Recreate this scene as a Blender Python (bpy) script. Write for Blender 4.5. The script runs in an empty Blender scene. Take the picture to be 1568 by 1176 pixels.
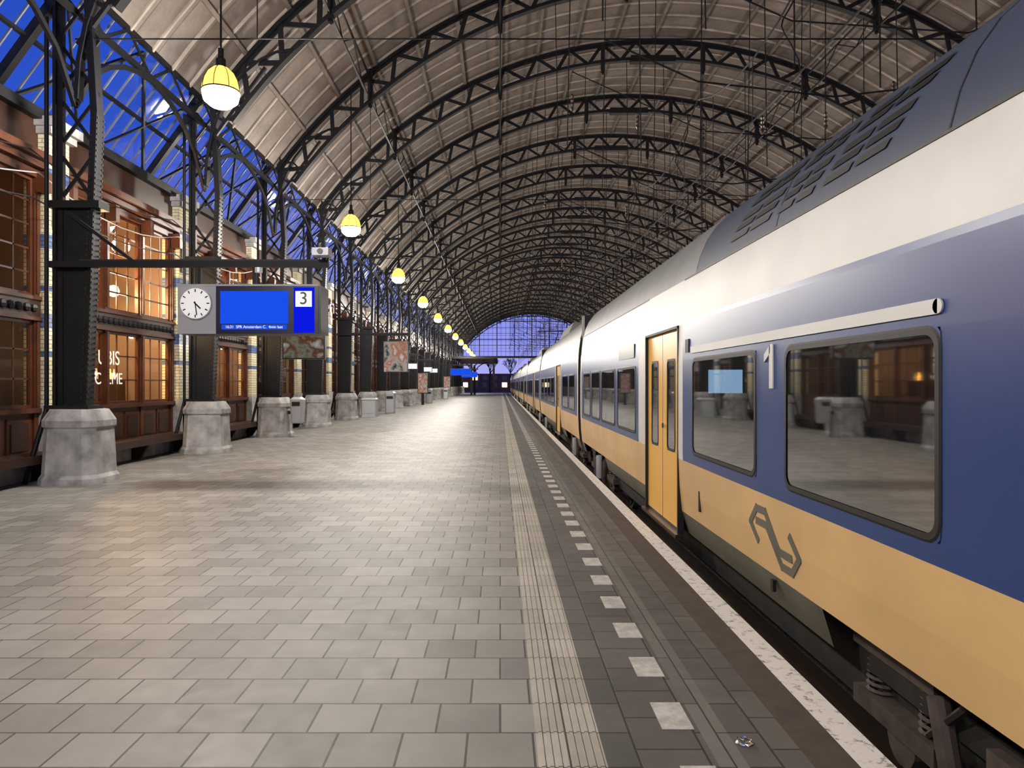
import bpy, math, random
from mathutils import Vector, Matrix
random.seed(7)
S=bpy.context.scene
PI=math.pi
# ---------------------------------------------------------------- materials
def lin(c):
    return tuple(((v/255)/12.92 if v/255<=0.04045 else ((v/255+0.055)/1.055)**2.4) for v in c)+(1,)
def newmat(name):
    m=bpy.data.materials.new(name); m.use_nodes=True
    nt=m.node_tree; b=nt.nodes['Principled BSDF']
    return m,nt,b
def mat(name,rgb,rough=.5,metal=0,var=0.0,scale=4,bump=0,emit=None,es=0,spec=.5,coat=0):
    m,nt,b=newmat(name); c=lin(rgb)
    b.inputs['Base Color'].default_value=c
    b.inputs['Roughness'].default_value=rough
    b.inputs['Metallic'].default_value=metal
    b.inputs['Specular IOR Level'].default_value=spec
    b.inputs['Coat Weight'].default_value=coat
    if emit:
        b.inputs['Emission Color'].default_value=lin(emit); b.inputs['Emission Strength'].default_value=es
    if var>0 or bump>0:
        tc=nt.nodes.new('ShaderNodeTexCoord'); n=nt.nodes.new('ShaderNodeTexNoise')
        n.inputs['Scale'].default_value=scale; n.inputs['Detail'].default_value=6
        nt.links.new(tc.outputs['Object'],n.inputs['Vector'])
        if var>0:
            r=nt.nodes.new('ShaderNodeValToRGB')
            r.color_ramp.elements[0].position=.3; r.color_ramp.elements[1].position=.7
            r.color_ramp.elements[0].color=tuple(v*(1-var) for v in c[:3])+(1,)
            r.color_ramp.elements[1].color=tuple(min(1,v*(1+var)) for v in c[:3])+(1,)
            nt.links.new(n.outputs['Fac'],r.inputs[0]); nt.links.new(r.outputs[0],b.inputs['Base Color'])
        if bump>0:
            bp=nt.nodes.new('ShaderNodeBump'); bp.inputs['Strength'].default_value=bump; bp.inputs['Distance'].default_value=.02
            nt.links.new(n.outputs['Fac'],bp.inputs['Height']); nt.links.new(bp.outputs[0],b.inputs['Normal'])
    return m
def brickmat(name,c1,c2,mortar,bw,bh,msize,axes='xy',rough=.5,offset=.5,bump=.4,dirt=.25,rvar=.15,polar=None,bias=0,nb=.5):
    m,nt,b=newmat(name); N=nt.nodes.new; L=nt.links.new
    tc=N('ShaderNodeTexCoord'); sp=N('ShaderNodeSeparateXYZ'); cb=N('ShaderNodeCombineXYZ')
    L(tc.outputs['Object'],sp.inputs[0])
    o={'x':sp.outputs[0],'y':sp.outputs[1],'z':sp.outputs[2]}
    if polar:
        a=N('ShaderNodeMath');a.operation='SUBTRACT';a.inputs[1].default_value=polar[0];L(o['x'],a.inputs[0])
        c=N('ShaderNodeMath');c.operation='SUBTRACT';c.inputs[1].default_value=polar[1];L(o['z'],c.inputs[0])
        t=N('ShaderNodeMath');t.operation='ARCTAN2';L(a.outputs[0],t.inputs[0]);L(c.outputs[0],t.inputs[1])
        k=N('ShaderNodeMath');k.operation='MULTIPLY';k.inputs[1].default_value=polar[2];L(t.outputs[0],k.inputs[0])
        L(k.outputs[0],cb.inputs[0]); L(o['y'],cb.inputs[1])
    elif axes=='c':
        a=N('ShaderNodeMath');a.operation='ADD';L(o['x'],a.inputs[0]);L(o['y'],a.inputs[1])
        L(a.outputs[0],cb.inputs[0]);L(o['z'],cb.inputs[1])
    else:
        L(o[axes[0]],cb.inputs[0]); L(o[axes[1]],cb.inputs[1])
    br=N('ShaderNodeTexBrick'); L(cb.outputs[0],br.inputs['Vector'])
    br.inputs['Color1'].default_value=lin(c1);br.inputs['Color2'].default_value=lin(c2);br.inputs['Mortar'].default_value=lin(mortar)
    br.inputs['Scale'].default_value=1;br.inputs['Brick Width'].default_value=bw;br.inputs['Row Height'].default_value=bh
    br.inputs['Mortar Size'].default_value=msize;br.inputs['Mortar Smooth'].default_value=.2;br.inputs['Bias'].default_value=bias
    br.offset=offset
    n=N('ShaderNodeTexNoise');n.inputs['Scale'].default_value=1.3;n.inputs['Detail'].default_value=8;n.inputs['Roughness'].default_value=.65
    L(tc.outputs['Object'],n.inputs['Vector'])
    mr=N('ShaderNodeMapRange');mr.inputs[1].default_value=.3;mr.inputs[2].default_value=.7;mr.inputs[3].default_value=1-dirt;mr.inputs[4].default_value=1+dirt*.4
    L(n.outputs['Fac'],mr.inputs[0])
    mx=N('ShaderNodeVectorMath');mx.operation='SCALE';L(br.outputs['Color'],mx.inputs[0]);L(mr.outputs[0],mx.inputs['Scale'])
    L(mx.outputs[0],b.inputs['Base Color'])
    n2=N('ShaderNodeTexNoise');n2.inputs['Scale'].default_value=9;n2.inputs['Detail'].default_value=5;L(tc.outputs['Object'],n2.inputs['Vector'])
    m2=N('ShaderNodeMapRange');m2.inputs[1].default_value=.3;m2.inputs[2].default_value=.7;m2.inputs[3].default_value=rough-rvar;m2.inputs[4].default_value=rough+rvar
    L(n2.outputs['Fac'],m2.inputs[0]);L(m2.outputs[0],b.inputs['Roughness'])
    if bump:
        sm=N('ShaderNodeMath');sm.operation='MULTIPLY_ADD';sm.inputs[1].default_value=-1;L(br.outputs['Fac'],sm.inputs[0])
        s2=N('ShaderNodeMath');s2.operation='MULTIPLY';s2.inputs[1].default_value=nb;L(n2.outputs['Fac'],s2.inputs[0]);L(s2.outputs[0],sm.inputs[2])
        bp=N('ShaderNodeBump');bp.inputs['Strength'].default_value=bump;bp.inputs['Distance'].default_value=.006
        L(sm.outputs[0],bp.inputs['Height']);L(bp.outputs[0],b.inputs['Normal'])
    return m
def worn(name,c1,c2,scale=14,thr=(.42,.52),rough=.7):
    m,nt,b=newmat(name);N=nt.nodes.new;L=nt.links.new
    tc=N('ShaderNodeTexCoord');n=N('ShaderNodeTexNoise');n.inputs['Scale'].default_value=scale;n.inputs['Detail'].default_value=8;n.inputs['Roughness'].default_value=.7
    L(tc.outputs['Object'],n.inputs['Vector']);r=N('ShaderNodeValToRGB')
    r.color_ramp.elements[0].position=thr[0];r.color_ramp.elements[0].color=lin(c2)
    r.color_ramp.elements[1].position=thr[1];r.color_ramp.elements[1].color=lin(c1)
    L(n.outputs['Fac'],r.inputs[0]);L(r.outputs[0],b.inputs['Base Color']);b.inputs['Roughness'].default_value=rough
    return m
def glass(name,tint,ior=1.5,rough=.02,base=.0,film=None,filmfac=0,scale=1.0):
    m=bpy.data.materials.new(name);m.use_nodes=True;nt=m.node_tree;nt.nodes.clear();N=nt.nodes.new;L=nt.links.new
    o=N('ShaderNodeOutputMaterial');mx=N('ShaderNodeMixShader');t=N('ShaderNodeBsdfTransparent');g=N('ShaderNodeBsdfGlossy')
    t.inputs[0].default_value=tint+(1,);g.inputs['Roughness'].default_value=rough
    f=N('ShaderNodeFresnel');f.inputs[0].default_value=ior
    a=N('ShaderNodeMath');a.operation='MULTIPLY_ADD';a.use_clamp=True;a.inputs[1].default_value=scale;a.inputs[2].default_value=base
    L(f.outputs[0],a.inputs[0]);L(a.outputs[0],mx.inputs[0])
    src=t.outputs[0]
    if film:
        d=N('ShaderNodeBsdfDiffuse');d.inputs[0].default_value=lin(film);m1=N('ShaderNodeMixShader');m1.inputs[0].default_value=filmfac
        L(t.outputs[0],m1.inputs[1]);L(d.outputs[0],m1.inputs[2]);src=m1.outputs[0]
    L(src,mx.inputs[1]);L(g.outputs[0],mx.inputs[2]);L(mx.outputs[0],o.inputs[0])
    return m
def emis(name,rgb,s):
    m=bpy.data.materials.new(name);m.use_nodes=True;nt=m.node_tree;nt.nodes.clear()
    o=nt.nodes.new('ShaderNodeOutputMaterial');e=nt.nodes.new('ShaderNodeEmission');e.inputs[0].default_value=lin(rgb);e.inputs[1].default_value=s
    nt.links.new(e.outputs[0],o.inputs[0]);return m
def pictmat(name,cols,scale,strength,vor=True,stretch=(1,1,1)):
    m=bpy.data.materials.new(name);m.use_nodes=True;nt=m.node_tree;nt.nodes.clear();N=nt.nodes.new;L=nt.links.new
    o=N('ShaderNodeOutputMaterial');e=N('ShaderNodeEmission');tc=N('ShaderNodeTexCoord');mp=N('ShaderNodeMapping');mp.inputs['Scale'].default_value=stretch
    L(tc.outputs['Object'],mp.inputs[0])
    if vor:
        t=N('ShaderNodeTexVoronoi');t.distance='CHEBYCHEV';t.inputs['Scale'].default_value=scale;sx=N('ShaderNodeSeparateXYZ');L(mp.outputs[0],t.inputs['Vector']);L(t.outputs['Color'],sx.inputs[0]);src=sx.outputs[0]
    else:
        t=N('ShaderNodeTexNoise');t.inputs['Scale'].default_value=scale;L(mp.outputs[0],t.inputs['Vector']);src=t.outputs['Fac']
    r=N('ShaderNodeValToRGB')
    while len(r.color_ramp.elements)<len(cols): r.color_ramp.elements.new(.5)
    for i,c in enumerate(cols):
        r.color_ramp.elements[i].position=(i/(len(cols)-1)) if vor else .3+.4*i/(len(cols)-1)
        r.color_ramp.elements[i].color=lin(c)
    L(src,r.inputs[0]);L(r.outputs[0],e.inputs[0]);e.inputs[1].default_value=strength;L(e.outputs[0],o.inputs[0]);return m

M={}
M['iron']=mat('painted_iron',(22,23,26),.55,.0,.3,3,spec=.3)
M['iron2']=mat('painted_iron_matt',(34,34,37),.55)
M['wood']=mat('varnished_wood',(80,43,26),.4,0,.3,3,spec=.4)
M['woodd']=mat('dark_wood',(54,31,21),.4,0,.3,4)
M['stone']=mat('weathered_stone',(162,161,160),.75,0,.42,3.5,.5)
M['plat']=brickmat('platform_tiles',(150,147,142),(122,119,115),(66,64,61),.30,.30,.006,'xy',.56,bump=.35,dirt=.2,rvar=.05,nb=.15)
M['platd']=brickmat('platform_tiles_dark',(102,99,95),(84,82,79),(48,46,44),.30,.30,.006,'yx',.6,bump=.4,dirt=.25,rvar=.06,nb=.2)
M['platl']=brickmat('platform_tiles_light',(120,118,113),(106,104,100),(56,54,52),.60,.125,.005,'yx',.6,bump=.3,dirt=.25,rvar=.06,nb=.2)
M['tact']=brickmat('tactile_paving',(188,183,171),(168,163,152),(96,92,86),.30,.30,.005,'yx',.6,offset=0,bump=.4,dirt=.25)
M['rust']=worn('rusty_edge',(84,72,64),(66,60,56),6,(.35,.65),.8)
M['white']=worn('worn_white_paint',(224,222,218),(124,118,112),16,(.36,.46))
M['whiteb']=worn('white_block',(204,202,196),(170,166,160),9,(.4,.6))
M['conc']=mat('concrete',(96,92,88),.85,0,.3,2,.3)
M['ballast']=mat('ballast',(48,44,42),.95,0,.6,18,1)
M['rail']=mat('rail_steel',(110,95,85),.35,.9)
XC,R,CZ=5.8,15.85,-1.05
M['ceil']=brickmat('ceiling_boards',(136,125,117),(116,106,99),(98,89,83),50,.85,.015,rough=.65,offset=0,bump=.4,dirt=.35,polar=(XC,CZ,R))
M['purlin']=mat('purlin_wood',(116,106,98),.6,0,.25,2)
M['batten']=mat('cover_batten',(176,165,155),.6,0,.25,2)
M['tile']=brickmat('glazed_brick_cream',(228,222,190),(214,206,168),(150,142,124),.22,.075,.008,'c',.18,bump=.4,dirt=.08,rvar=.05)
M['tileb']=brickmat('glazed_brick_blue',(70,100,158),(96,124,168),(70,78,96),.22,.075,.008,'c',.18,bump=.4,dirt=.1,rvar=.05)
M['brick']=brickmat('brick_wall',(128,66,44),(102,52,38),(120,108,98),.22,.07,.01,'c',.8,bump=.4)
M['shop']=pictmat('shop_goods_shelf_glow',[(46,32,22),(240,206,150),(255,240,208),(84,58,38),(250,226,180),(150,112,76)],3.4,1.5,True,(1,1,1.5))  # goods colours emit their own glow in place of shop lamps
M['shopu']=pictmat('shop_upper_wall_glow',[(74,36,18),(200,108,56),(250,176,108),(100,52,28)],2.6,1.05,True,(1,.8,1.2))  # upper wall made emissive, lamplight put into its colour
M['shopf']=mat('shop_floor',(110,90,72),.5)
M['gw']=glass('window_glass',(.9,.9,.88),1.35,scale=.6)
M['gs']=glass('roof_glass',(.82,.88,1.0),1.2,.08,scale=.12)
M['gt']=glass('train_glass',(.24,.26,.27),1.5,.03,.01,(46,49,52),.45,.42)
M['tblue']=mat('train_blue',(26,58,116),.34,0,.05,1)
M['tyel']=mat('train_yellow',(206,170,116),.38,0,.12,1.2)
M['twhite']=mat('train_white',(202,202,199),.45,0,.08,1.5)
M['troof']=mat('train_roof_grey',(116,118,120),.5,0,.12,2)
M['troofb']=mat('train_roof_blue',(58,68,90),.5,0,.05,2)
M['tskirt']=mat('train_skirt',(92,90,78),.5,0,.2,3)
M['rubber']=mat('black_rubber',(20,20,21),.55)
M['tin']=mat('train_interior',(112,114,118),.7)
M['seat']=mat('train_seat',(60,66,92),.8)
M['door']=mat('train_door_yellow',(226,174,70),.34)
M['dark']=mat('underframe_dark',(30,28,26),.7,0,.4,8)
M['bog']=mat('bogie_brown',(70,60,54),.7,0,.4,8)
M['lampy']=mat('lamp_shade_amber',(255,190,80),.4,emit=(255,186,74),es=3.2)
M['bulb']=emis('lamp_bulb',(255,246,230),80)
M['scr']=emis('screen_blue',(26,80,235),1.0)
M['scr2']=emis('screen_blue_deep',(10,26,225),1.0)
M['wh']=emis('lit_white',(250,250,250),1.0)
M['letter']=mat('window_lettering',(235,228,215),.5,emit=(235,228,215),es=.6)
M['glob']=emis('pendant_globe',(255,226,180),4)
M['clock']=mat('clock_face',(240,240,236),.4,emit=(240,240,236),es=.35)
M['grey']=mat('sign_grey',(170,172,174),.4)
M['bar']=mat('glazing_bar',(100,106,118),.5)
M['black']=mat('sign_black',(14,14,16),.35)
M['navy']=mat('sign_navy',(16,20,60),.3)
M['bin']=mat('bin_grey',(176,180,186),.4,.3)
M['poster']=pictmat('poster_print',[(40,60,60),(200,190,180),(190,120,90),(235,235,230)],2.2,.6,False)
M['poster2']=pictmat('poster_print_b',[(70,75,60),(150,150,130),(120,70,50),(225,225,220)],3,.4,False)
M['leafy']=mat('tree_bark',(40,34,36),.9)
M['ceramic']=mat('insulator_brown',(60,42,34),.3)
M['cream']=emis('train_screen',(176,214,255),5.5)
M['foil']=mat('crushed_aluminium',(215,215,220),.2,1)

# ---------------------------------------------------------------- mesh builder
class MB:
    def __init__(s): s.v=[];s.f=[];s.m=[];s.mats=[]
    def mi(s,k):
        if k not in s.mats: s.mats.append(k)
        return s.mats.index(k)
    def poly(s,pts,k):
        b=len(s.v);s.v+=[tuple(p) for p in pts];s.f.append(tuple(range(b,b+len(pts))));s.m.append(s.mi(k))
    def hexa(s,p,k):
        b=len(s.v);s.v+=[tuple(q) for q in p];i=s.mi(k)
        for f in ((0,3,2,1),(4,5,6,7),(0,1,5,4),(1,2,6,5),(2,3,7,6),(3,0,4,7)):
            s.f.append(tuple(b+j for j in f));s.m.append(i)
    def box(s,x0,x1,y0,y1,z0,z1,k):
        s.hexa([(x0,y0,z0),(x1,y0,z0),(x1,y1,z0),(x0,y1,z0),(x0,y0,z1),(x1,y0,z1),(x1,y1,z1),(x0,y1,z1)],k)
    def beam(s,p,q,w,h,k,ref=(0,1,0)):
        p=Vector(p);q=Vector(q);d=(q-p)
        if d.length<1e-6:return
        d.normalize();r=Vector(ref)
        if abs(d.dot(r))>.95: r=Vector((0,0,1)) if abs(d.z)<.9 else Vector((1,0,0))
        u=(r-d*r.dot(d)).normalized();v=d.cross(u)
        a=u*w/2;b=v*h/2
        s.hexa([p-a-b,p+a-b,p+a+b,p-a+b,q-a-b,q+a-b,q+a+b,q-a+b],k)
    def cyl(s,p,q,r,k,n=8,r2=None,caps=True):
        p=Vector(p);q=Vector(q);d=(q-p).normalized();r2=r if r2 is None else r2
        u=d.orthogonal().normalized();v=d.cross(u);b=len(s.v);i=s.mi(k)
        for c,rr in((p,r),(q,r2)):
            for j in range(n):
                a=2*PI*j/n;s.v.append(tuple(c+u*math.cos(a)*rr+v*math.sin(a)*rr))
        for j in range(n):
            s.f.append((b+j,b+(j+1)%n,b+n+(j+1)%n,b+n+j));s.m.append(i)
        if caps:
            s.f.append(tuple(b+n-1-j for j in range(n)));s.m.append(i)
            s.f.append(tuple(b+n+j for j in range(n)));s.m.append(i)
    def lathe(s,c,prof,k,n=20,axis='z'):
        b=len(s.v);i=s.mi(k)
        for (r,h) in prof:
            for j in range(n):
                a=2*PI*j/n
                s.v.append((c[0]+r*math.cos(a),c[1]+r*math.sin(a),c[2]+h))
        for t in range(len(prof)-1):
            for j in range(n):
                s.f.append((b+t*n+j,b+t*n+(j+1)%n,b+(t+1)*n+(j+1)%n,b+(t+1)*n+j));s.m.append(i)
    def octring(s,cx,cy,levels,k,ch=.22):
        b=len(s.v);i=s.mi(k)
        for (h,w) in levels:
            c=w*ch*1.6
            for (x,y) in((-w,-w+c),(-w+c,-w),(w-c,-w),(w,-w+c),(w,w-c),(w-c,w),(-w+c,w),(-w,w-c)):
                s.v.append((cx+x,cy+y,h))
        for t in range(len(levels)-1):
            for j in range(8):
                s.f.append((b+t*8+j,b+t*8+(j+1)%8,b+(t+1)*8+(j+1)%8,b+(t+1)*8+j));s.m.append(i)
        t=len(levels)-1;s.f.append(tuple(b+t*8+j for j in range(8)));s.m.append(i)
    def mesh(s,name,merge=False,smooth=False):
        me=bpy.data.meshes.new(name);me.from_pydata(s.v,[],s.f)
        for k in s.mats: me.materials.append(M[k])
        me.polygons.foreach_set('material_index',s.m)
        if merge:
            import bmesh
            bm=bmesh.new();bm.from_mesh(me);bmesh.ops.remove_doubles(bm,verts=bm.verts,dist=1e-4);bm.to_mesh(me);bm.free()
        if smooth: me.polygons.foreach_set('use_smooth',[True]*len(me.polygons))
        me.update();return me
    def build(s,name,parent=None,**kw):
        return put(name,s.mesh(name,**kw),parent=parent)
def put(name,me,loc=(0,0,0),parent=None,rot=(0,0,0)):
    o=bpy.data.objects.new(name,me);S.collection.objects.link(o);o.location=loc;o.rotation_euler=rot
    if parent:o.parent=parent
    return o
def text(name,body,size,loc,rot,k,parent=None,ext=.002,align='CENTER'):
    c=bpy.data.curves.new(name,'FONT');c.body=body;c.size=size;c.extrude=ext;c.align_x=align;c.align_y='CENTER'
    c.materials.append(M[k]);o=put(name,c,loc,parent,rot);return o

P=5.1; Y0=11.7
ks=list(range(-4,24)); YS=[Y0+P*k for k in ks]      # -8.7 .. 129
YB,YE=-12.0,131.0
# ---------------------------------------------------------------- platform
g=MB()
def strip(x0,x1,k,z=0): g.poly([(x0,YB,z),(x1,YB,z),(x1,YE,z),(x0,YE,z)],k)
strip(-8.2,.163,'plat');strip(.163,.457,'tact');strip(.457,.93,'platd');strip(.93,1.055,'platl');strip(1.055,1.33,'platd')
strip(1.33,1.525,'rust');strip(1.525,1.675,'white')
g.poly([(1.675,YB,0),(1.675,YB,-.12),(1.675,YE,-.12),(1.675,YE,0)],'white')
g.poly([(1.675,YB,-.12),(1.60,YB,-.14),(1.60,YE,-.14),(1.675,YE,-.12)],'conc')
g.poly([(1.60,YB,-.14),(1.60,YB,-.85),(1.60,YE,-.85),(1.60,YE,-.14)],'conc')
g.poly([(-8.2,YE,-.85),(1.675,YE,-.85),(1.675,YE,0),(-8.2,YE,0)],'conc')
for i in range(8):
    x=.185+i*.0357
    g.box(x-.009,x+.009,YB,YE,0,.005,'tact')
g.build('floor')
g=MB()
y=3.47-.6*20
while y<125:
    g.box(.76,.91,y-.14,y+.14,.0,.003,'whiteb');y+=.6
g.build('platform_marking_blocks')
g=MB()
g.poly([(1.6,YB,-.85),(19,YB,-.85),(19,YE,-.85),(1.6,YE,-.85)],'ballast')
g.build('track_bed')
g=MB()
for x in (2.53,3.97,7.0,8.44):
    g.box(x-.035,x+.035,YB,YE+60,-.70,-.66,'rail');g.box(x-.01,x+.01,YB,YE+60,-.82,-.70,'rail');g.box(x-.07,x+.07,YB,YE+60,-.85,-.82,'rail')
g.build('railway_rails')
g=MB()
g.poly([(-120,YE,-.9),(120,YE,-.9),(120,400,-.9),(-120,400,-.9)],'ballast')
g.build('ground_outside')
g=MB();g.box(9.9,18.6,YB,YE-1.2,-.85,0,'plat');g.build('opposite_platform')
g=MB();g.box(18.6,18.9,YB,YE,-.85,8.4,'brick');g.build('wall_right')

# ---------------------------------------------------------------- roof
AM=math.asin(12.8/R)
def arc(r,a): return (XC+r*math.sin(a),CZ+r*math.cos(a))
g=MB();n=64
for i in range(n):
    a=-AM+2*AM*i/n;b=-AM+2*AM*(i+1)/n
    p=arc(R,a);q=arc(R,b);p2=arc(R+.15,a);q2=arc(R+.15,b)
    g.poly([(p[0],YB,p[1]),(p[0],YE,p[1]),(q[0],YE,q[1]),(q[0],YB,q[1])],'ceil')
    g.poly([(p2[0],YB,p2[1]),(q2[0],YB,q2[1]),(q2[0],YE,q2[1]),(p2[0],YE,p2[1])],'troof')
g.build('ceiling',merge=True,smooth=True)
g=MB()
m=20
for i in range(1,m):
    a=-AM+2*AM*i/m;p=arc(R-.07,a)
    g.beam((p[0],YB,p[1]),(p[0],YE,p[1]),.09,.12,'purlin',ref=(math.cos(a),0,-math.sin(a)))
for y in YS[:-1]:
    for j in range(6):
        yy=y+P*j/6
        for i in range(0,40):
            a=-AM+2*AM*i/40;b=-AM+2*AM*(i+1)/40;p=arc(R-.02,a);q=arc(R-.02,b)
            g.beam((p[0],yy,p[1]),(q[0],yy,q[1]),.06,.045,'batten')
g.build('roof_purlins')
# truss rib
g=MB();n=46
ro,ri=R-.16,R-.84
nodes=[-AM+2*AM*i/n for i in range(n+1)]
def P3(r,a,y=0):
    q=arc(r,a);return (q[0],y,q[1])
for i in range(n):
    a,b=nodes[i],nodes[i+1]
    g.beam(P3(ro,a),P3(ro,b),.20,.09,'iron');g.beam(P3(ro-.06,a),P3(ro-.06,b),.03,.12,'iron')
    g.beam(P3(ri,a),P3(ri,b),.20,.09,'iron');g.beam(P3(ri+.05,a),P3(ri+.05,b),.03,.10,'iron')
    if i%2==0: g.beam(P3(ro,a,.02),P3(ri,b,.02),.05,.12,'iron')
    else: g.beam(P3(ri,a,-.02),P3(ro,b,-.02),.05,.12,'iron')
for x in (-4,0,11.6,15.6,3.9,7.7):
    a=math.asin((x-XC)/R);p=arc(ro,a)
    g.box(x-.07,x+.07,-.09,.09,p[1]-1.05,p[1]+.02,'iron')
    g.lathe((x,0,p[1]-1.12),[(.0,-.05),(.07,0),(.05,.08)],'iron',8)
g.box(XC-.85,XC+.85,-.14,.14,CZ+ri-.14,CZ+ri+.1,'iron')
for sgn in(-1,1):
    xs=XC+sgn*12.75
    prev=None
    for i in range(9):
        t=i/8*PI/2
        p=(xs-sgn*(2.1-2.1*math.cos(t)), 0, 6.3+3.2*math.sin(t))
        if prev: g.beam(prev,p,.16,.07,'iron')
        prev=p
    g.beam(prev,P3(ri,sgn*(AM-.22)),.14,.07,'iron')
    cx,cz=xs-sgn*.45,8.15
    for i in range(12):
        a,b=2*PI*i/12,2*PI*(i+1)/12
        g.beam((cx+.3*math.cos(a),0,cz+.3*math.sin(a)),(cx+.3*math.cos(b),0,cz+.3*math.sin(b)),.08,.05,'iron')
    g.beam((xs,0,7.2),(xs-sgn*1.4,0,9.1),.07,.07,'iron')
rib=g.mesh('roof_truss')
for y in YS: put('roof_truss',rib,(0,y,0))
g=MB()
for x in(-4,0,11.6,15.6):
    a=math.asin((x-XC)/R);p=arc(ro,a)
    for dz in(-.25,-.95): g.beam((x,YB,p[1]+dz),(x,YE,p[1]+dz),.05,.05,'iron')
    for y in YS[:-1]:
        for j in range(2):
            y1=y+j*P/2
            g.beam((x,y1,p[1]-.25),(x,y1+P/4,p[1]-.95),.03,.03,'iron');g.beam((x,y1+P/4,p[1]-.95),(x,y1+P/2,p[1]-.25),.03,.03,'iron')
for x in(-7.0,18.3):
    for z in(7.75,8.3): g.beam((x,YB,z),(x,YE,z),.10,.08,'iron')
    for y in YS[:-1]:
        for j in range(6):
            y1=y+j*P/6
            g.beam((x,y1,7.75 if j%2 else 8.3),(x,y1+P/6,8.3 if j%2 else 7.75),.03,.06,'iron',ref=(1,0,0))
        prev=None
        for j in range(11):
            t=j/10;p=(x,y+P*t,6.2+1.5*math.sin(PI*t)**.6)
            if prev:g.beam(prev,p,.06,.09,'iron',ref=(1,0,0))
            prev=p
g.build('roof_girders')
g=MB()
for i,y in enumerate(YS):
    if i%2: continue
    g.cyl((-7,y,7.3),(18.3,y,7.3),.014,'iron',5,caps=False)
    for x in(-4,0): g.cyl((x,y,7.3),(x,y,CZ+math.sqrt(R*R-(x-XC)**2)-1.1),.01,'iron',5,caps=False)
g.build('roof_tie_rods')

xa,za,xb,zb=-8.55,6.35,-7.05,8.42
g=MB();g.poly([(xa,YB,za),(xb,YB,zb),(xb,YE,zb),(xa,YE,za)],'gs')
g.build('skylight_glass')
g=MB()
for t in(0,.5,1): g.beam((xa+(xb-xa)*t,YB,za+(zb-za)*t-.04),(xa+(xb-xa)*t,YE,za+(zb-za)*t-.04),.06,.08,'iron')
y=YB
while y<YE:
    g.beam((xa,y,za-.02),(xb,y,zb-.02),.03,.035,'bar');y+=.425
for y in YS:
    g.beam((xa,y,za-.1),(xb,y,zb-.1),.14,.14,'iron')
    g.beam((xa+.1,y,za-.12),(xb-.1,y+P/2,zb-.15),.05,.06,'iron');g.beam((xb-.1,y+P/2,zb-.15),(xa+.1,y+P,za-.12),.05,.06,'iron')
    g.beam((xb-.1,y,zb-.15),(xa+.1,y+P/2,za-.12),.03,.05,'iron');g.beam((xa+.1,y+P/2,za-.12),(xb-.1,y+P,zb-.15),.03,.05,'iron')
g.build('skylight_frame')

g=MB();gy=130.2
def zarch(x,r=R-.1): return CZ+math.sqrt(max(0,r*r-(x-XC)**2))
pts=[(XC+ (R-.1)*math.sin(-AM+2*AM*i/40),gy,CZ+(R-.1)*math.cos(-AM+2*AM*i/40)) for i in range(41)]
pts=[(XC+12.8,gy,6.6)]+[p for p in reversed(pts)]+[(XC-12.8,gy,6.6)]
g.poly(pts,'gs');g.build('window_gable_glass')
g=MB()
x=XC-12.8
i=0
while x<XC+12.9:
    w=.16 if i%4==0 else .05
    g.box(x-w/2,x+w/2,gy-.08,gy+.08,6.5,zarch(x)+.05 if abs(x-XC)<12.8 else 8.3,'iron');x+=12.8/16;i+=1
for j,z in enumerate([6.55,7.6,8.7,9.8,10.9,12.0,13.1,14.0]):
    hw=min(12.8,math.sqrt(max(0,(R-.1)**2-(z-CZ)**2))) if z>8.3 else 12.8
    w=.4 if j==0 else(.14 if j%3==0 else .06)
    g.box(XC-hw,XC+hw,gy-.1,gy+.1,z-w/2,z+w/2,'iron')
for i in range(40):
    a=-AM+2*AM*i/40;b=-AM+2*AM*(i+1)/40
    g.beam(P3(R-.25,a,gy),P3(R-.25,b,gy),.4,.35,'iron')
for x in(-7,-1.2,9.6,18.3): g.box(x-.2,x+.2,gy-.2,gy+.2,-.8 if x>1.6 else 0,6.6,'iron')
g.build('window_gable_frame')

# ---------------------------------------------------------------- columns on pedestals
g=MB()
g.octring(0,0,[(0,.50),(.1,.49),(.16,.455),(.9,.42),(.93,.45),(1.03,.45),(1.2,.36),(1.21,.34)],'stone',.22)
ped=g.mesh('stone_pedestal')
g=MB()
xl,xr0,xr1=-.27,.24,.42
g.box(-.36,.36,-.22,.22,1.21,1.27,'iron')
def xr(z): return xr0+(xr1-xr0)*min(1,max(0,(z-1.27)/4.8))
g.hexa([(xl,-.02,1.27),(xr(1.27),-.02,1.27),(xr(1.27),.02,1.27),(xl,.02,1.27),(xl,-.02,4.6),(xr(4.6),-.02,4.6),(xr(4.6),.02,4.6),(xl,.02,4.6)],'iron')
g.beam((xl,0,1.27),(xl,0,8.6),.20,.05,'iron');g.beam((xl+.06,0,1.27),(xl+.06,0,8.6),.08,.10,'iron')
g.beam((xr(1.27),0,1.27),(xr(6.07),0,6.07),.22,.04,'iron');g.beam((xr(6.07),0,6.07),(xr1-.15,0,8.6),.20,.04,'iron')
g.beam((xr(1.27)-.07,0,1.27),(xr(6.07)-.07,0,6.07),.10,.10,'iron');g.beam((xr(6.07)-.07,0,6.07),(xr1-.22,0,8.6),.10,.10,'iron')
z=4.6
while z<8.2:
    a=(xl,0,z);b=(xr(z),0,z);c=(xl,0,z+.9);d=(xr(z+.9),0,z+.9)
    g.beam(a,d,.03,.055,'iron');g.beam(b,c,.03,.055,'iron');z+=.9
z=1.4
while z<6:
    for yy in(-.09,.09):
        g.box(xr(z)+.015,xr(z)+.04,yy-.014,yy+.014,z-.014,z+.014,'iron2')
    g.box(xr(z)-.10,xr(z)-.07,-.062,-.045,z-.012,z+.012,'iron2')
    z+=.09
g.box(-.34,.5,-.16,.16,4.5,4.62,'iron')
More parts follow.
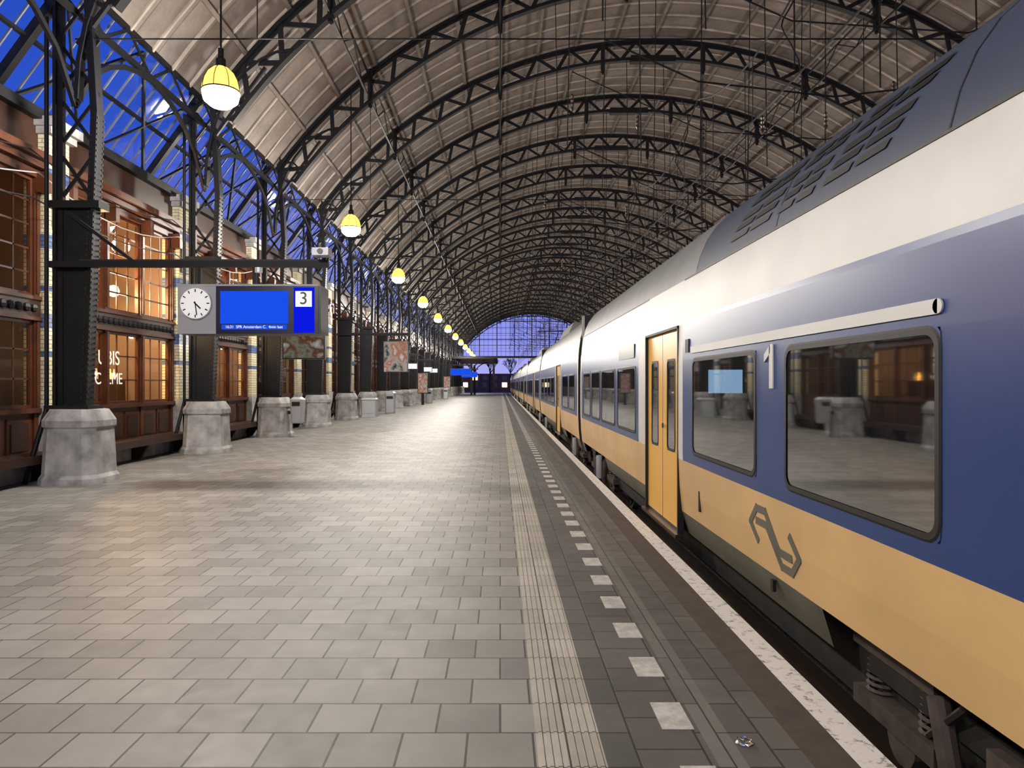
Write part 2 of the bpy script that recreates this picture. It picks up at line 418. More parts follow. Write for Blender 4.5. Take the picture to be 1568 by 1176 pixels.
g.cyl((-.42,-.05,0.0),(-.42,-.05,8.0),.035,'iron',8)
g.cyl((-.42,-.05,1.2),(-.62,-.3,.0),.04,'iron',8)
col=g.mesh('iron_column')
CX=-7.05
for y in YS:
    put('stone_pedestal',ped,(CX+.1,y+.05,0)); put('iron_column',col,(CX,y+.05,0))
# ---------------------------------------------------------------- left building
pyo=.75
g=MB()
for i,(z0,z1,k) in enumerate([(0,1.25,'stone'),(1.25,2.1,'tile'),(2.1,2.2,'tileb'),(2.2,2.6,'tile'),(2.6,2.85,'tileb'),(2.85,3.25,'tile'),(3.25,3.35,'tileb'),(3.35,4.0,'tile'),(4.0,4.25,'tileb'),(4.25,5.2,'tile'),(5.2,5.42,'tileb'),(5.42,6.0,'tile')]):
    e=.03 if k=='stone' else 0
    g.box(-8.35-e,-7.93+e,0-e,.62+e,z0,z1,k)
g.box(-8.4,-7.83,-.06,.7,6.0,6.12,'stone');g.box(-8.4,-7.75,-.12,.76,6.12,6.28,'stone')
g.box(-7.93,-7.88,.1,.5,4.4,5.0,'stone')
pil=g.mesh('tiled_pilaster')
for y in YS[:-1]: put('tiled_pilaster',pil,(0,y+pyo,0))
WL=P-.62
def winmesh(door=False):
    g=MB();X=-8.15
    if not door:
        g.box(X-.1,X+.1,0,WL,0,.28,'stone')
        g.box(X-.06,X+.04,0,WL,.28,1.15,'wood')
        for i in range(6):
            a=.12+i*(WL-.2)/6;b=a+(WL-.2)/6-.12
            g.box(X+.04,X+.06,a,b,.4,1.03,'wood');g.box(X+.06,X+.075,a+.08,b-.08,.48,.95,'woodd')
        g.box(X-.08,X+.14,0,WL,1.12,1.2,'wood')
    g.box(X-.06,X+.10,0,WL,2.78,3.08,'woodd')
    for i in range(22):
        a=.1+i*(WL-.2)/22
        g.lathe((X+.11,a+.09,2.93),[(.0,.075),(.055,.055),(.075,0),(.055,-.055),(0,-.075)],'iron2',6)
    g.box(X-.06,X+.13,0,WL,3.08,3.14,'wood');g.box(X-.06,X+.13,0,WL,2.72,2.78,'wood')
    for i in range(4):
        a=i*(WL-.14)/3
        g.box(X-.06,X+.08,a,a+.14,0.28 if not door else 0,5.25,'wood')
        g.box(X+.08,X+.11,a+.03,a+.11,1.2,2.7,'wood');g.box(X+.08,X+.11,a+.03,a+.11,3.2,5.1,'wood')
        g.box(X+.06,X+.3,a+.0,a+.14,4.95,5.3,'wood')
    g.box(X-.08,X+.12,0,WL,5.2,5.35,'wood');g.box(X-.08,X+.24,0,WL,5.35,5.47,'wood');g.box(X-.08,X+.34,0,WL,5.47,5.6,'wood')
    for i in range(3):
        a=i*(WL-.14)/3+.14;w=(WL-.14)/3-.14
        for(z0,z1,nv,nh) in((1.2,2.72,3,3),(3.14,5.2,3,5)):
            if door and i==1 and z0<2:
                g.box(X-.04,X+.03,a,a+w,0.02,1.0,'wood');g.box(X+.03,X+.05,a+.1,a+w/2-.04,.15,.85,'woodd');g.box(X+.03,X+.05,a+w/2+.04,a+w-.1,.15,.85,'woodd')
                g.box(X-.04,X+.04,a+w/2-.06,a+w/2+.06,1.0,2.72,'wood');g.cyl((X+.08,a+w/2-.03,1.0),(X+.08,a+w/2-.03,1.4),.015,'rail',8)
            elif door and z0<2:
                g.box(X-.04,X+.03,a,a+w,0,1.2,'wood')
            g.box(X-.02,X+.04,a,a+.05,z0,z1,'wood');g.box(X-.02,X+.04,a+w-.05,a+w,z0,z1,'wood')
            g.box(X-.02,X+.04,a+.05,a+w-.05,z0,z0+.06,'wood');g.box(X-.02,X+.04,a+.05,a+w-.05,z1-.06,z1,'wood')
            for j in range(1,nv): yy=a+w*j/nv;g.box(X-.008,X+.012,yy-.016,yy+.016,z0+.06,z1-.06,'wood')
            for j in range(1,nh): zz=z0+(z1-z0)*j/nh;g.box(X-.008,X+.012,a+.05,a+w-.05,zz-.016,zz+.016,'wood')
            g.poly([(X,a,z0),(X,a+w,z0),(X,a+w,z1),(X,a,z1)],'gw')
    return g.mesh('window' if not door else 'door')
wm=winmesh();dm=winmesh(True);wi=di=1
for i,y in enumerate(YS[:-1]):
    loc=(0,y+pyo+.62,0)
    if i%3==0 and i>3: put('door_%d'%di,dm,loc);di+=1
    else: put('window_%d'%wi,wm,loc);wi+=1
g=MB()
g.box(-8.5,-8.1,YB,YE,5.6,6.3,'woodd');g.box(-8.5,-7.95,YB,YE,6.22,6.4,'iron')
g.build('wall_left')
g=MB()
BX=-9.9
g.poly([(BX,YB,0),(BX,YE,0),(BX,YE,2.8),(BX,YB,2.8)],'shop')
g.poly([(BX,YB,2.8),(BX,YE,2.8),(BX,YE,5.55),(BX,YB,5.55)],'shopu')
g.poly([(BX,YB,0.0),(-8.25,YB,0.0),(-8.25,YE,0.0),(BX,YE,0.0)],'shopf')
g.poly([(BX,YB,5.55),(-8.25,YB,5.55),(-8.25,YE,5.55),(BX,YE,5.55)],'shopf')
for y in YS[:-1]:
    g.box(BX,-8.4,y+pyo+.2,y+pyo+.42,0,5.55,'shopf')
    for z in(1.9,2.4,3.5,4.3): g.box(BX,-9.6,y+pyo+.7,y+pyo+4.8,z,z+.05,'woodd')
    for j in range(5): g.box(BX,-9.6,y+pyo+.7+j*1.0,y+pyo+.76+j*1.0,0,5.2,'woodd')
    for j in range(3):
        a=y+pyo+1+j*1.4
        g.box(-9.5,-9.1,a,a+1,0,1.3+.2*j,'woodd')
        for q in range(5):
            g.lathe((-9.3,a+.1+q*.19,1.3+.2*j),[(.06,0),(.07,.12),(.03,.2),(.02,.28),(0,.28)],'lampy' if q%2 else 'bin',8)
    for j in range(3):
        yy=y+pyo+1.3+j*1.3
        z=(4.5,2.45,3.9)[j]
        g.cyl((-8.9,yy,5.55),(-8.9,yy,z),.01,'iron',5)
        g.lathe((-8.9,yy,z-.28),[(.0,0),(.09,.03),(.13,.14),(.09,.25),(0,.28)],'glob',12)
g.build('shop_interior')
pe=bpy.data.objects.new('shop_window_lettering',None);S.collection.objects.link(pe)
text('line_1','UBIS',.42,(-8.12,14.75,2.15),(PI/2,0,PI/2),'letter',pe)
text('line_2','CRÈME',.34,(-8.12,14.75,1.72),(PI/2,0,PI/2),'letter',pe)
g=MB()
g.box(-8.0,-7.45,0,WL-.3,.40,.46,'woodd');g.box(-7.45,-7.41,0,WL-.3,.33,.47,'woodd')
for i in range(3):
    a=.2+i*1.85
    g.hexa([(-8.0,a,0),(-7.75,a,0),(-7.75,a+.1,0),(-8.0,a+.1,0),(-8.0,a,.4),(-7.48,a,.4),(-7.48,a+.1,.4),(-8.0,a+.1,.4)],'woodd')
g.box(-8.0,-7.9,0,WL-.3,0,.25,'stone')
bm_=g.mesh('wooden_bench')
for y in YS[:8]: put('wooden_bench',bm_,(0,y+pyo+.72,0))
# ---------------------------------------------------------------- lamps
g=MB()
prof=[(.30,0),(.295,.06),(.27,.17),(.21,.29),(.13,.37),(.07,.40)]
g.lathe((0,0,.02),prof,'lampy',24)
for j in range(8):
    a=2*PI*j/8
    for t in range(len(prof)-1):
        r0,h0=prof[t];r1,h1=prof[t+1]
        g.beam(((r0+.006)*math.cos(a),(r0+.006)*math.sin(a),h0+.02),((r1+.006)*math.cos(a),(r1+.006)*math.sin(a),h1+.02),.010,.010,'iron')
g.lathe((0,0,0),[(.305,-.0),(.305,.025),(.29,.025)],'iron',24)
g.lathe((0,0,-.08),[(0,-.18),(.16,-.15),(.27,-.06),(.30,.08)],'bulb',20)
g.lathe((0,0,.42),[(.08,-.03),(.08,.12),(.045,.16),(.045,.3),(0,.32)],'iron',12)
g.cyl((0,0,.7),(0,0,4.2),.018,'iron',6)
lm=g.mesh('hanging_lamp')
def light(name,loc,e,col=(1,.925,.83),r=.25):
    l=bpy.data.lights.new(name,'POINT');l.energy=e;l.color=col;l.shadow_soft_size=r
    o=bpy.data.objects.new(name,l);S.collection.objects.link(o);o.location=loc;return o
for i,y in enumerate(YS):
    if i%2==0:
        o=put('hanging_lamp',lm,(-4.6,y,6.42))
        q=light('bulb_light',(0,0,-.55),1120);q.parent=o
        o=put('hanging_lamp',lm,(16.2,y,6.42))  # unseen lamp row added behind the train to light the roof
        q=light('bulb_light',(0,0,-.55),650);q.parent=o
for y in(14.7,15.9,20):
    light('shop_light',(-8.5,y,3.6),420,(1,.62,.3),.2)
# ---------------------------------------------------------------- info sign on column 1
def beamsign(y,xe,z=3.52):
    g=MB();g.box(CX-.3,xe,y-.05,y+.05,z,z+.1,'iron');g.beam((CX,y,z+.9),(CX+1.1,y,z+.08),.05,.05,'iron')
    g.box(CX+.2,xe,y-.02,y+.02,z+.1,z+.13,'iron2')
    return g
y=Y0-.12
pe=bpy.data.objects.new('departure_sign',None);S.collection.objects.link(pe)
g=beamsign(y,-2.8)
for x in(-4.9,-4.0,-3.1): g.box(x-.03,x+.03,y-.03,y+.03,3.2,3.54,'iron')
g.cyl((-3.9,y-.1,3.5),(-3.9,y-.1,3.42),.06,'bin',10)
g.build('support_beam',pe)
g=MB();yf=y-.25
g.box(-5.14,-2.9,yf+.01,y+.25,2.42,3.18,'black')
g.box(-5.14,-4.53,yf-.01,yf+.01,2.42,3.18,'grey')
g.box(-4.53,-2.9,yf-.01,yf+.01,2.42,3.18,'navy')
g.box(-4.46,-3.38,yf-.016,yf-.01,2.58,3.10,'scr')
g.box(-4.44,-3.40,yf-.016,yf-.01,2.49,2.565,'scr')
g.box(-3.29,-2.96,yf-.016,yf-.01,2.44,3.16,'scr2')
g.box(-3.26,-3.00,yf-.022,yf-.016,2.85,3.10,'wh')
g.box(-5.14,-2.9,yf-.02,y+.25,3.18,3.21,'grey')
g.box(-2.9,-2.86,yf,y+.25,2.42,3.18,'black')
g.build('display_case',pe)
text('platform_number','3',.28,(-3.13,yf-.026,2.975),(PI/2,0,0),'black',pe)
text('service_line','16:31  SPR Amsterdam C.  4min laat',.062,(-3.92,yf-.02,2.528),(PI/2,0,0),'wh',pe)
g=MB();cx,cz=-4.84,2.90
g.cyl((cx,yf-.01,cz),(cx,yf-.05,cz),.255,'bin',32);g.cyl((cx,yf-.05,cz),(cx,yf-.055,cz),.24,'clock',32)
for i in range(12):
    a=2*PI*i/12
    g.beam((cx+.18*math.sin(a),yf-.058,cz+.18*math.cos(a)),(cx+.225*math.sin(a),yf-.058,cz+.225*math.cos(a)),.003,.018,'black')
for a,l,w in((math.radians(135),.12,.022),(math.radians(172),.19,.016)):
    g.beam((cx-.03*math.sin(a),yf-.061,cz-.03*math.cos(a)),(cx+l*math.sin(a),yf-.061,cz+l*math.cos(a)),.003,w,'black')
g.build('clock',pe)
g=MB();g.box(-2.98,-2.72,y-.35,y-.08,3.66,3.78,'bin');g.cyl((-2.85,y-.37,3.72),(-2.85,y-.35,3.72),.045,'black',10);g.box(-2.88,-2.82,y-.1,y+.02,3.62,3.7,'iron');g.build('security_camera',pe)
def hung(name,y,x0,x1,z0,z1,k,zb=3.5,d=.08):
    g=beamsign(y,x1+.1,zb)
    g.box(x0,x1,y-d,y+d,z0,z1,'black');g.box(x0+.03,x1-.03,y-d-.01,y-d,z0+.03,z1-.03,k)
    for x in(x0+.15,x1-.15): g.box(x-.02,x+.02,y-.02,y+.02,z1,zb+.02,'iron')
    g.build(name)
hung('hanging_poster',YS[5]-.1,-5.1,-4.1,2.2,2.78,'poster2')
hung('hanging_poster',YS[8]-.1,-5.25,-4.15,2.15,3.55,'poster',3.8)
for i in(16,20): hung('platform_display',YS[i]-.1,-5.1,-3.0,2.5,3.2,'scr')
for i in(10,11,13,14): hung('direction_sign',YS[i]-.1,-6.2,-5.5,2.6,3.0,'wh')
g=MB();g.box(-6.9,-6.1,0,.12,.9,2.5,'black');g.box(-6.86,-6.14,-.01,0,.95,2.45,'poster');g.box(-6.6,-6.5,.02,.1,0,.9,'iron');g.box(-6.5,-6.4,.02,.1,0,.9,'iron')
am=g.mesh('advert_panel')
for yy in(55,80): put('advert_panel',am,(0.5,yy,0))
g=MB();g.octring(0,0,[(.42,.14),(.46,.17),(1.05,.2),(1.15,.2),(1.22,.12)],'bin',.2);g.box(-.12,.12,-.21,-.19,.95,1.08,'black');g.box(-.3,-.12,-.03,.03,.7,.8,'iron');g.build('waste_bin').location=(-6.2,YS[6]-.15,0)
g=MB();g.octring(0,0,[(0,.24),(.05,.26),(1.0,.26),(1.03,.28),(1.12,.28),(1.2,.2)],'bin',.15);g.box(-.18,.18,-.285,-.26,.8,.95,'black');bn=g.mesh('waste_bin')
for yy,xx in((39.5,-6.1),(60,-6.0),(77,-5.9)): put('waste_bin',bn,(xx,yy,0))
g=MB();g.octring(0,0,[(0,.36),(.08,.36),(.8,.36),(.86,.38),(.95,.33)],'bin',.1);g.box(-.25,.25,-.37,-.36,.2,.7,'grey');g.build('utility_cabinet').location=(-6.4,34.8,0)
g=MB()
for (x,z,sag) in((-7.75,5.5,.25),(-7.6,5.1,.35),(-7.7,4.7,.2)):
    for y in YS[:-1]:
        prev=None
        for j in range(7):
            t=j/6;p=(x,y+P*t,z-sag*4*t*(1-t))
            if prev:g.cyl(prev,p,.012,'grey' if z==5.1 else 'iron',5,caps=False)
            prev=p
g.build('wall_cables')
# catenary
g=MB()
def wire(pts,r,k='iron'):
    for a,b in zip(pts[:-1],pts[1:]): g.cyl(a,b,r,k,5,caps=False)
for x in(3.25,7.7):
    wire([(x,YB,5.0),(x,YE+25,5.0)],.012)
    for i,y in enumerate(YS[:-1]):
        q=[]
        for j in range(7):
            t=j/6;q.append((x,y+P*t,6.3-.5*4*t*(1-t)))
        wire(q,.012)
        for j in(1,3,5): t=j/6;wire([(x,y+P*t,6.3-.5*4*t*(1-t)),(x,y+P*t,5.0)],.006)
for i,y in enumerate(YS):
    for x in(1.7,3.25,4.8,6.2,7.7,9.3,11.2,13.4):
        top=CZ+math.sqrt(ri*ri-(x-XC)**2)
        dz=6.3+(abs(x-5.5)*.22)+random.random()*.8
        wire([(x,y,top),(x+random.uniform(-.15,.15),y,dz)],.014)
        if i%2: g.lathe((x,y,dz+1.0),[(.02,-.2),(.05,-.15),(.03,-.1),(.05,-.05),(.03,0),(.05,.05),(.03,.1),(.05,.15),(.02,.2)],'ceramic',8)
    wire([(1.7,y,7.3),(3.25,y,6.6),(5.5,y,6.35),(7.7,y,6.6),(9.3,y,7.3)],.016)
    wire([(1.7,y,9.0),(4.8,y,7.6),(7.7,y,7.4),(11.2,y,8.6),(13.4,y,9.8)],.014)
    if i%2:
        x=6.9;q=[]
        for j in range(14):
            t=j/13;q.append((x+.25*math.sin(t*9),y,12.2-t*4+.2*math.cos(t*9)))
        wire(q,.02)
g.build('overhead_line_wires')

# ---------------------------------------------------------------- train
prof=[(1.95,.08),(1.88,.31),(1.855,.55),(1.843,.85),(1.84,.95),(1.84,1.86),(1.848,2.22),(1.853,2.26),(1.868,2.45),(1.90,2.69),(1.945,2.86),(2.02,3.03),(2.12,3.17),(2.25,3.29),(2.42,3.38),(2.65,3.45),(3.25,3.50)]
TX=3.25
def sx(h):
    for (a,b),(c,d) in zip(prof[:-1],prof[1:]):
        if b<=h<=d: return a+(c-a)*(h-b)/(d-b)
    return prof[0][0]
def rrect(y0,y1,z0,z1,r,n=5):
    o=[]
    for cx,cz,a0 in((y1-r,z1-r,0),(y0+r,z1-r,90),(y0+r,z0+r,180),(y1-r,z0+r,270)):
        for i in range(n+1):
            a=math.radians(a0+90*i/n);o.append((cx+r*math.cos(a),cz+r*math.sin(a)))
    return o
def sqr(y0,y1,z0,z1,r,n=5):
    o=[]
    for cx,cz,a0 in((y1-r,z1-r,0),(y0+r,z1-r,90),(y0+r,z0+r,180),(y1-r,z0+r,270)):
        for i in range(n+1):
            a=math.radians(a0+90*i/n);c,s=math.cos(a),math.sin(a);m=max(abs(c),abs(s));o.append((cx+r*c/m,cz+r*s/m))
    return o
def ringf(g,A,B,xa,xb,k):
    n=len(A)
    for i in range(n):
        j=(i+1)%n
        g.poly([(xa,A[i][0],A[i][1]),(xa,A[j][0],A[j][1]),(xb,B[j][0],B[j][1]),(xb,B[i][0],B[i][1])],k)
def car(y0,y1,wins,doors,blues,bogs,bluecut=None,detail=True,parent=None,name='car_body'):
    g=MB()
    ysb={y0,y1}
    for a,b in wins+doors+blues+bogs: ysb|={a,b}
    if bluecut: ysb.add(bluecut)
    yy=sorted(v for v in ysb if y0<=v<=y1)
    def inn(v,L): return any(a<v<b for a,b in L)
    for side in(0,1):
        T=(lambda x:x) if side==0 else (lambda x:2*TX-x)
        for a,b in zip(yy[:-1],yy[1:]):
            c=(a+b)/2
            for (x0,z0),(x1,z1) in zip(prof[:-1],prof[1:]):
                h=(z0+z1)/2
                if .95<h<1.86 and inn(c,wins): continue
                if h<2.22 and inn(c,doors): continue
                if h<.31 and inn(c,bogs): continue
                if h<.31:k='tskirt'
                elif h<.85:k='tyel'
                elif h<2.26:k='tblue' if inn(c,blues) else 'twhite'
                elif h<2.69:k='twhite'
                else:k='troofb' if (bluecut and c<bluecut) else 'troof'
                q=[(T(x0),a,z0),(T(x0),b,z0),(T(x1),b,z1),(T(x1),a,z1)]
                g.poly(q,k)
    for ye in(y0,y1):
        pl=[(x,ye,z) for x,z in prof]+[(2*TX-x,ye,z) for x,z in reversed(prof[:-1])]
        g.poly(pl,'dark')
    me=g.mesh(name,merge=True)
    for p in me.polygons:
        if p.center.z>2.3 and abs(p.normal.y)<.5: p.use_smooth=True
    put(name,me,parent=parent)
    g=MB()
    for a,b in wins:
        for side in(0,1):
            X=1.84 if side==0 else 2*TX-1.84;d=-1 if side==0 else 1
            r=.09;inset=.028
            sq=sqr(a-.005,b+.005,.945,1.865,r+.005);r1=rrect(a+.0,b-.0,.95,1.86,r);r2=rrect(a+inset,b-inset,.95+inset,1.86-inset,r-.02)
            ringf(g,sq,r1,X+d*.003,X+d*.003,'tblue');ringf(g,r1,r2,X+d*.008,X+d*.008,'rubber');
            r3=rrect(a-.012,b+.012,.938,1.872,r+.01);ringf(g,r3,r1,X+d*.003,X+d*.008,'rubber')
            g.poly([(X+d*.002,p,z) for p,z in r2],'gt')
    for a,b in doors:
        for side in(0,1):
            X=1.87 if side==0 else 2*TX-1.87;d=-1 if side==0 else 1
            m=(a+b)/2
            for (p,q) in((a+.03,m-.012),(m+.012,b-.03)):
                wy0,wy1,wz0,wz1=p+.20,q-.20,.88,1.9
                g.poly([(X+d*0,p,.10),(X,q,.10),(X,q,wz0),(X,p,wz0)],'door')
                g.poly([(X,p,wz1),(X,q,wz1),(X,q,2.2),(X,p,2.2)],'door')
                g.poly([(X,p,wz0),(X,wy0,wz0),(X,wy0,wz1),(X,p,wz1)],'door');g.poly([(X,wy1,wz0),(X,q,wz0),(X,q,wz1),(X,wy1,wz1)],'door')
                rr=.07
                sq=sqr(wy0,wy1,wz0,wz1,rr);r1=rrect(wy0+.005,wy1-.005,wz0+.005,wz1-.005,rr);r2=rrect(wy0+.03,wy1-.03,wz0+.03,wz1-.03,rr-.02)
                ringf(g,sq,r1,X,X,'door');ringf(g,r1,r2,X+d*.006,X+d*.006,'rubber');g.poly([(X,u,z) for u,z in r2],'gt')
                g.box(min(X,X+.02*-d),max(X,X+.02*-d),p,q,.06,.10,'rubber')
            g.box(min(X,X+.05*-d),max(X,X+.05*-d),m-.012,m+.012,.06,2.2,'rubber')
            e0,e1=sorted((X-d*.03,X+d*.035))
            g.box(e0,e1,a,a+.03,.06,2.22,'rubber');g.box(e0,e1,b-.03,b,.06,2.22,'rubber');g.box(e0,e1,a,b,2.2,2.225,'rubber')
            f0,f1=sorted((X,X+d*.07));g.box(f0,f1,a-.05,b+.05,.03,.07,'rail')
            if side==0: g.cyl((X+d*.02,m-.1,1.15),(X+d*.03,m-.1,1.15),.03,'rubber',12)
    g.box(2.0,4.5,y0+.05,y1-.05,.30,.34,'tin');g.box(2.15,4.35,y0+.05,y1-.05,2.3,2.33,'twhite')
    if detail:
        for a,b in wins:
            for yy0 in (a+.1,b-.35):
                for x0,x1 in((1.95,2.9),(3.6,4.5)):
                    g.box(x0,x1,yy0,yy0+.5,.7,.82,'seat');g.hexa([(x0,yy0+.0,.8),(x1,yy0,.8),(x1,yy0+.12,.8),(x0,yy0+.12,.8),(x0+.06,yy0-.06,1.45),(x1-.06,yy0-.06,1.45),(x1-.06,yy0+.04,1.45),(x0+.06,yy0+.04,1.45)],'seat')
    for a,b in doors:
        for yy0 in(a-.3,b+.25): g.box(1.95,2.75,yy0,yy0+.05,.34,2.3,'tin');g.box(3.75,4.5,yy0,yy0+.05,.34,2.3,'tin')
    g.build('windows_doors_interior',parent)
    g=MB()
    g.box(2.15,4.35,y0+.1,y1-.1,-.25,.25,'dark')
    for a,b in bogs:
        c=(a+b)/2
        for s_ in(0,1):
            F=(lambda x:x) if s_==0 else (lambda x:2*TX-x)
            def bx(x0,x1,*r): g.box(min(F(x0),F(x1)),max(F(x0),F(x1)),*r)
            for wy in(c-1.15,c+1.15):
                g.cyl((F(2.42),wy,-.25),(F(2.55),wy,-.25),.43,'bog',28);g.cyl((F(2.40),wy,-.25),(F(2.43),wy,-.25),.36,'dark',28)
                g.cyl((F(2.1),wy,-.25),(F(2.42),wy,-.25),.13,'bog',14)
                for i in range(7):
                    z=-.1+i*.035;g.lathe((F(2.14),wy-.25,z),[(.07,0),(.085,.012),(.07,.024)],'bog',12);g.lathe((F(2.14),wy+.25,z),[(.07,0),(.085,.012),(.07,.024)],'bog',12)
                bx(2.04,2.24,wy-.38,wy+.38,-.2,-.1,'bog');bx(2.04,2.24,wy-.38,wy+.38,.14,.2,'bog')
            bx(2.06,2.2,c-1.5,c+1.5,.02,.14,'dark')
            bx(2.0,2.24,c-.35,c+.35,-.25,.12,'bog')
            g.cyl((F(2.02),c-.75,.16),(F(2.02),c-.6,-.3),.05,'bog',10);g.cyl((F(2.02),c+.7,.18),(F(2.02),c+.55,-.3),.05,'bog',10)
            g.cyl((F(1.99),c-.2,.2),(F(1.99),c-.2,-.25),.08,'bin',12)
            for q in(-.5,.0,.45): g.cyl((F(2.0),c+q,.25),(F(2.04),c+q+.35,-.05),.02,'dark',6)
    g.build('underframe',parent)
tr=bpy.data.objects.new('passenger_train',None);S.collection.objects.link(tr)
car(-9,16.3,[(.3,1.9),(2.97,4.585),(5.11,6.8),(9.65,11.15),(11.4,12.9),(13.1,14.3),(14.5,15.7)],[(7.35,9.0)],[(-9,7.17),(9.45,16.1)],[(1.0,4.15),(12.8,15.9)],6.9,parent=tr)
y=16.8;i=0
while y<118:
    L=16.4
    D=[(y+5.0,y+6.6)] ;W=[(y+.8,y+2.2),(y+2.5,y+4.2),(y+7.5,y+9.0),(y+9.3,y+10.8),(y+11.1,y+12.6),(y+13.2,y+14.9)]
    car(y,y+L-.5,W,D,[(y+.2,y+4.75),(y+6.9,y+L-.7)],[(y+.7,y+3.7),(y+12.3,y+15.3)],None,i<2,parent=tr)
    y+=L;i+=1
g=MB()
y=16.3
while y<116:
    for j in range(5):
        a=y+j*.1;e=.03 if j%2 else 0
        g.box(1.93+e,4.57-e,a,a+.1,.1,3.2-e,'rubber')
    y+=16.4
g.build('gangway_bellows',tr)
g=MB()
g.box(1.832,1.84,2.98,6.85,1.915,1.98,'twhite');g.cyl((1.832,2.98,1.9475),(1.84,2.98,1.9475),.0325,'twhite',16)
# numeral one
g.box(1.832,1.842,4.78,4.845,1.59,1.89,'twhite')
g.hexa([(1.832,4.83,1.83),(1.842,4.83,1.83),(1.842,4.83,1.89),(1.832,4.83,1.89),(1.832,4.94,1.77),(1.842,4.94,1.77),(1.842,4.94,1.825),(1.832,4.94,1.825)],'twhite')
for gy0,gy1 in((3.5,4.2),(4.35,4.9),(5.05,5.9)):
    for h0 in(2.80,2.875,2.95,3.045,3.11):
        for (p,q) in((gy0,(gy0+gy1)/2-.03),((gy0+gy1)/2+.03,gy1)):
            h1=h0+.045
            sk=(h0-2.86)*.8
            g.poly([(sx(h0)-.008,p-sk,h0),(sx(h0)-.008,q-sk,h0),(sx(h1)-.008,q-sk-.04,h1),(sx(h1)-.008,p-sk-.04,h1)],'rubber')
for yv in(3.0,4.9,6.9):
    for (x0,z0),(x1,z1) in zip(prof[9:-1],prof[10:]):
        g.poly([(x0-.003,yv,z0),(x0-.003,yv+.012,z0),(x1-.003,yv+.012,z1+.002),(x1-.003,yv,z1+.002)],'rubber')
for yy0,yy1 in((-9,7.3),(9.05,16.3)):
    g.box(sx(2.69)-.006,sx(2.69)+.01,yy0,yy1,2.683,2.697,'rubber')
g.box(1.835,1.86,9.75,11.0,1.98,2.17,'black')
g.box(1.834,1.85,6.93,7.05,1.93,2.06,'rubber')
g.box(1.85,1.868,6.6,6.64,.43,.62,'rubber');g.box(1.86,1.885,4.85,4.89,.2,.28,'rubber')
def stroke(pts,w):
    for a,b in zip(pts[:-1],pts[1:]):
        A=(1.846,5.27-.88*a[0],.40+.34*a[1]);B=(1.846,5.27-.88*b[0],.40+.34*b[1])
        A=(sx(A[2])-.001,A[1],A[2]);B=(sx(B[2])-.001,B[1],B[2])
        d=(Vector(B)-Vector(A)).normalized()*w*.35
        g.beam(Vector(A)-d,Vector(B)+d,.008,w,'tskirt',ref=(1,0,0))
s1=[(.17,.30),(.02,.62),(.17,.97),(.36,.97),(.62,.30),(.83,.30)]
stroke(s1,.052);stroke([(1-u,1-v) for u,v in s1],.052)
g.box(2.05,2.38,6.98,7.0,1.53,1.76,'cream');g.box(2.02,2.41,7.0,7.03,1.5,1.79,'rubber')
g.build('livery_and_fittings',tr)
g=MB()
yb=45.0
for x in(2.7,3.8):
    g.cyl((x,yb,3.6),(x-(x-3.25)*.4,yb+1.3,4.3),.03,'iron');g.cyl((x-(x-3.25)*.4,yb+1.3,4.3),(3.25+(x-3.25)*.8,yb,4.95),.03,'iron')
    g.lathe((x,yb,3.5),[(.06,-.05),(.09,.0),(.05,.05),(.09,.1),(.04,.15)],'ceramic',10)
g.beam((2.4,yb,4.97),(4.1,yb,4.97),.1,.04,'iron');g.beam((2.4,yb+.3,4.97),(4.1,yb+.3,4.97),.1,.04,'iron')
g.box(2.6,3.9,yb-.8,yb+1.6,3.46,3.58,'iron')
for yc in(24,40,57,74,92): g.hexa([(2.3,yc,3.3),(4.2,yc,3.3),(4.2,yc+4,3.3),(2.3,yc+4,3.3),(2.5,yc+.2,3.72),(4.0,yc+.2,3.72),(4.0,yc+3.8,3.72),(2.5,yc+3.8,3.72)],'troof')
g.build('roof_equipment',tr)
# ---------------------------------------------------------------- crushed can
g=MB();random.seed(3)
n=14;rings=[]
prof2=[(0,.012),(.026,.014),(.033,.02),(.030,.010),(.036,.004),(.034,0)]
for r,h in prof2:
    rings.append([(r*math.cos(2*PI*j/n)*(1+.12*random.uniform(-1,1)),r*math.sin(2*PI*j/n)*(.8+.1*random.uniform(-1,1)),max(0,h+.004*random.uniform(-1,1))) for j in range(n)])
for A,B in zip(rings[:-1],rings[1:]):
    for j in range(n): g.poly([A[j],B[j],B[(j+1)%n],A[(j+1)%n]],'foil')
g.build('crushed_can').location=(1.10,3.2,.001)
# ---------------------------------------------------------------- far platform canopy
g=MB()
for yy in(100,112):
    g.box(-4.2,-3.9,yy-.15,yy+.15,0,4.6,'iron')
    for s in(-1,1):
        prev=None
        for i in range(8):
            t=i/7*PI/2;p=(-4.05+s*(2.6*(1-math.cos(t))),yy,3.0+2.1*math.sin(t))
            if prev:g.beam(prev,p,.18,.14,'iron')
            prev=p
g.box(-6.5,-.4,96,122,5.1,5.35,'iron')
g.box(-6.3,-.9,96.2,121.5,5.04,5.1,'wood')
g.build('platform_canopy')
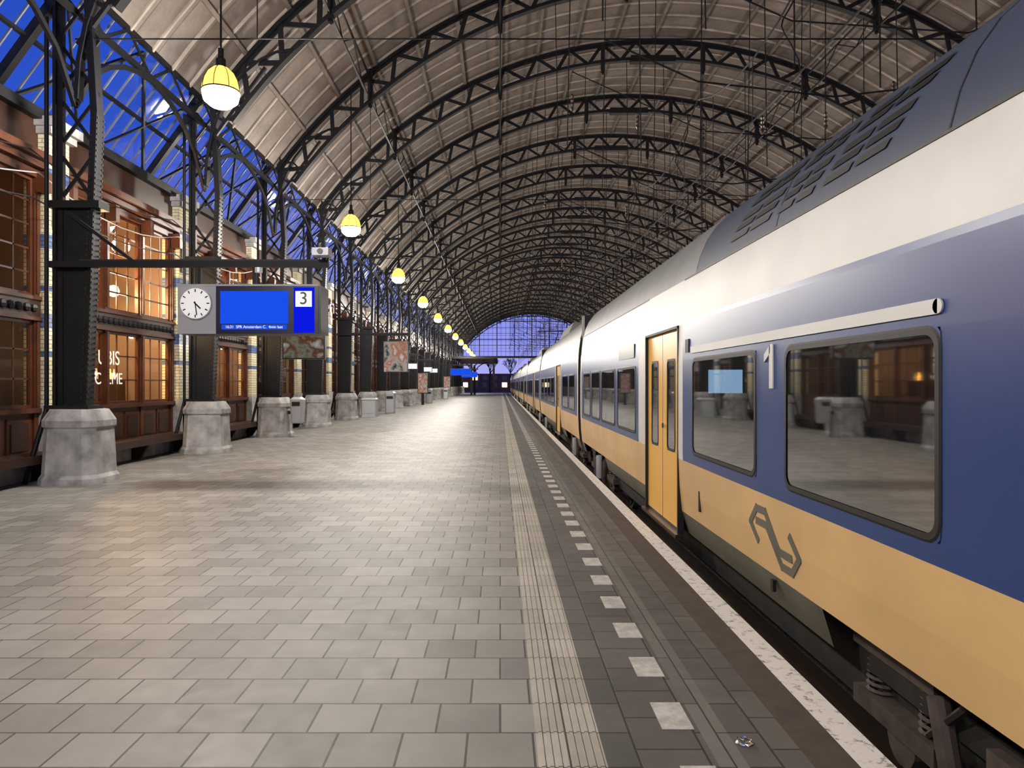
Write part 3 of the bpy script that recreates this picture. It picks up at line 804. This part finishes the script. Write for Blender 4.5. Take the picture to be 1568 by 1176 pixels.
# trees, building beyond
g=MB();random.seed(11)
def br(p,d,l,r,dep):
    q=p+d*l;g.cyl(p,q,r,'leafy',5,r2=r*.7,caps=False)
    if dep==0:return
    for _ in range(3):
        nd=(d+Vector((random.uniform(-.7,.7),random.uniform(-.7,.7),random.uniform(-.2,.5)))).normalized()
        br(q,nd,l*.72,r*.62,dep-1)
br(Vector((0,0,0)),Vector((0,0,1)),3.4,.26,5)
tm=g.mesh('bare_tree')
for x,y in((-12,180),(-3,202),(3,212),(10,205),(17,196),(25,200),(-19,196)): put('bare_tree',tm,(x,y,-.9),rot=(0,0,x))
g=MB()
g.box(-50,-28,225,239,-.9,7,'brick');g.hexa([(-50.5,224.5,7),(-27.5,224.5,7),(-27.5,239.5,7),(-50.5,239.5,7),(-46,231,11),(-32,231,11),(-32,233,11),(-46,233,11)],'iron2')
g.box(-26,22,232,244,-.9,5,'brick')
for i in range(14):
    for j in range(2):
        g.box(-25+i*3.2,-23.4+i*3.2,231.9,232,.6+j*2.3,2.1+j*2.3,'glob' if (i*3+j)%4==0 else 'navy')
for i in range(7):
    for j in range(2): g.box(-49+i*3,-47.6+i*3,224.9,225,.8+j*3,2.6+j*3,'glob' if (i+j)%3==0 else 'navy')
g.build('brick_building')
# ---------------------------------------------------------------- world
w=bpy.data.worlds.new('dusk');S.world=w;w.use_nodes=True;nt=w.node_tree;nt.nodes.clear();N=nt.nodes.new;L=nt.links.new
o=N('ShaderNodeOutputWorld');b=N('ShaderNodeBackground');tc=N('ShaderNodeTexCoord');sp=N('ShaderNodeSeparateXYZ');r=N('ShaderNodeValToRGB')
L(tc.outputs['Generated'],sp.inputs[0]);L(sp.outputs[2],r.inputs[0])
r.color_ramp.elements[0].position=0;r.color_ramp.elements[0].color=lin((172,170,240))
r.color_ramp.elements[1].position=.6;r.color_ramp.elements[1].color=lin((30,66,168))
e=r.color_ramp.elements.new(.12);e.color=lin((146,152,242))
e=r.color_ramp.elements.new(.3);e.color=lin((50,88,200))
L(r.outputs[0],b.inputs[0]);b.inputs[1].default_value=1.05;L(b.outputs[0],o.inputs[0])
S.view_settings.view_transform='Standard'
# ---------------------------------------------------------------- camera
c=bpy.data.cameras.new('camera');co=bpy.data.objects.new('camera',c);S.collection.objects.link(co)
co.location=(0,0,1.62);co.rotation_euler=(PI/2,0,0);c.sensor_width=36;c.lens=36*1088/1568;c.shift_x=18/1568
c.clip_end=600
S.camera=co
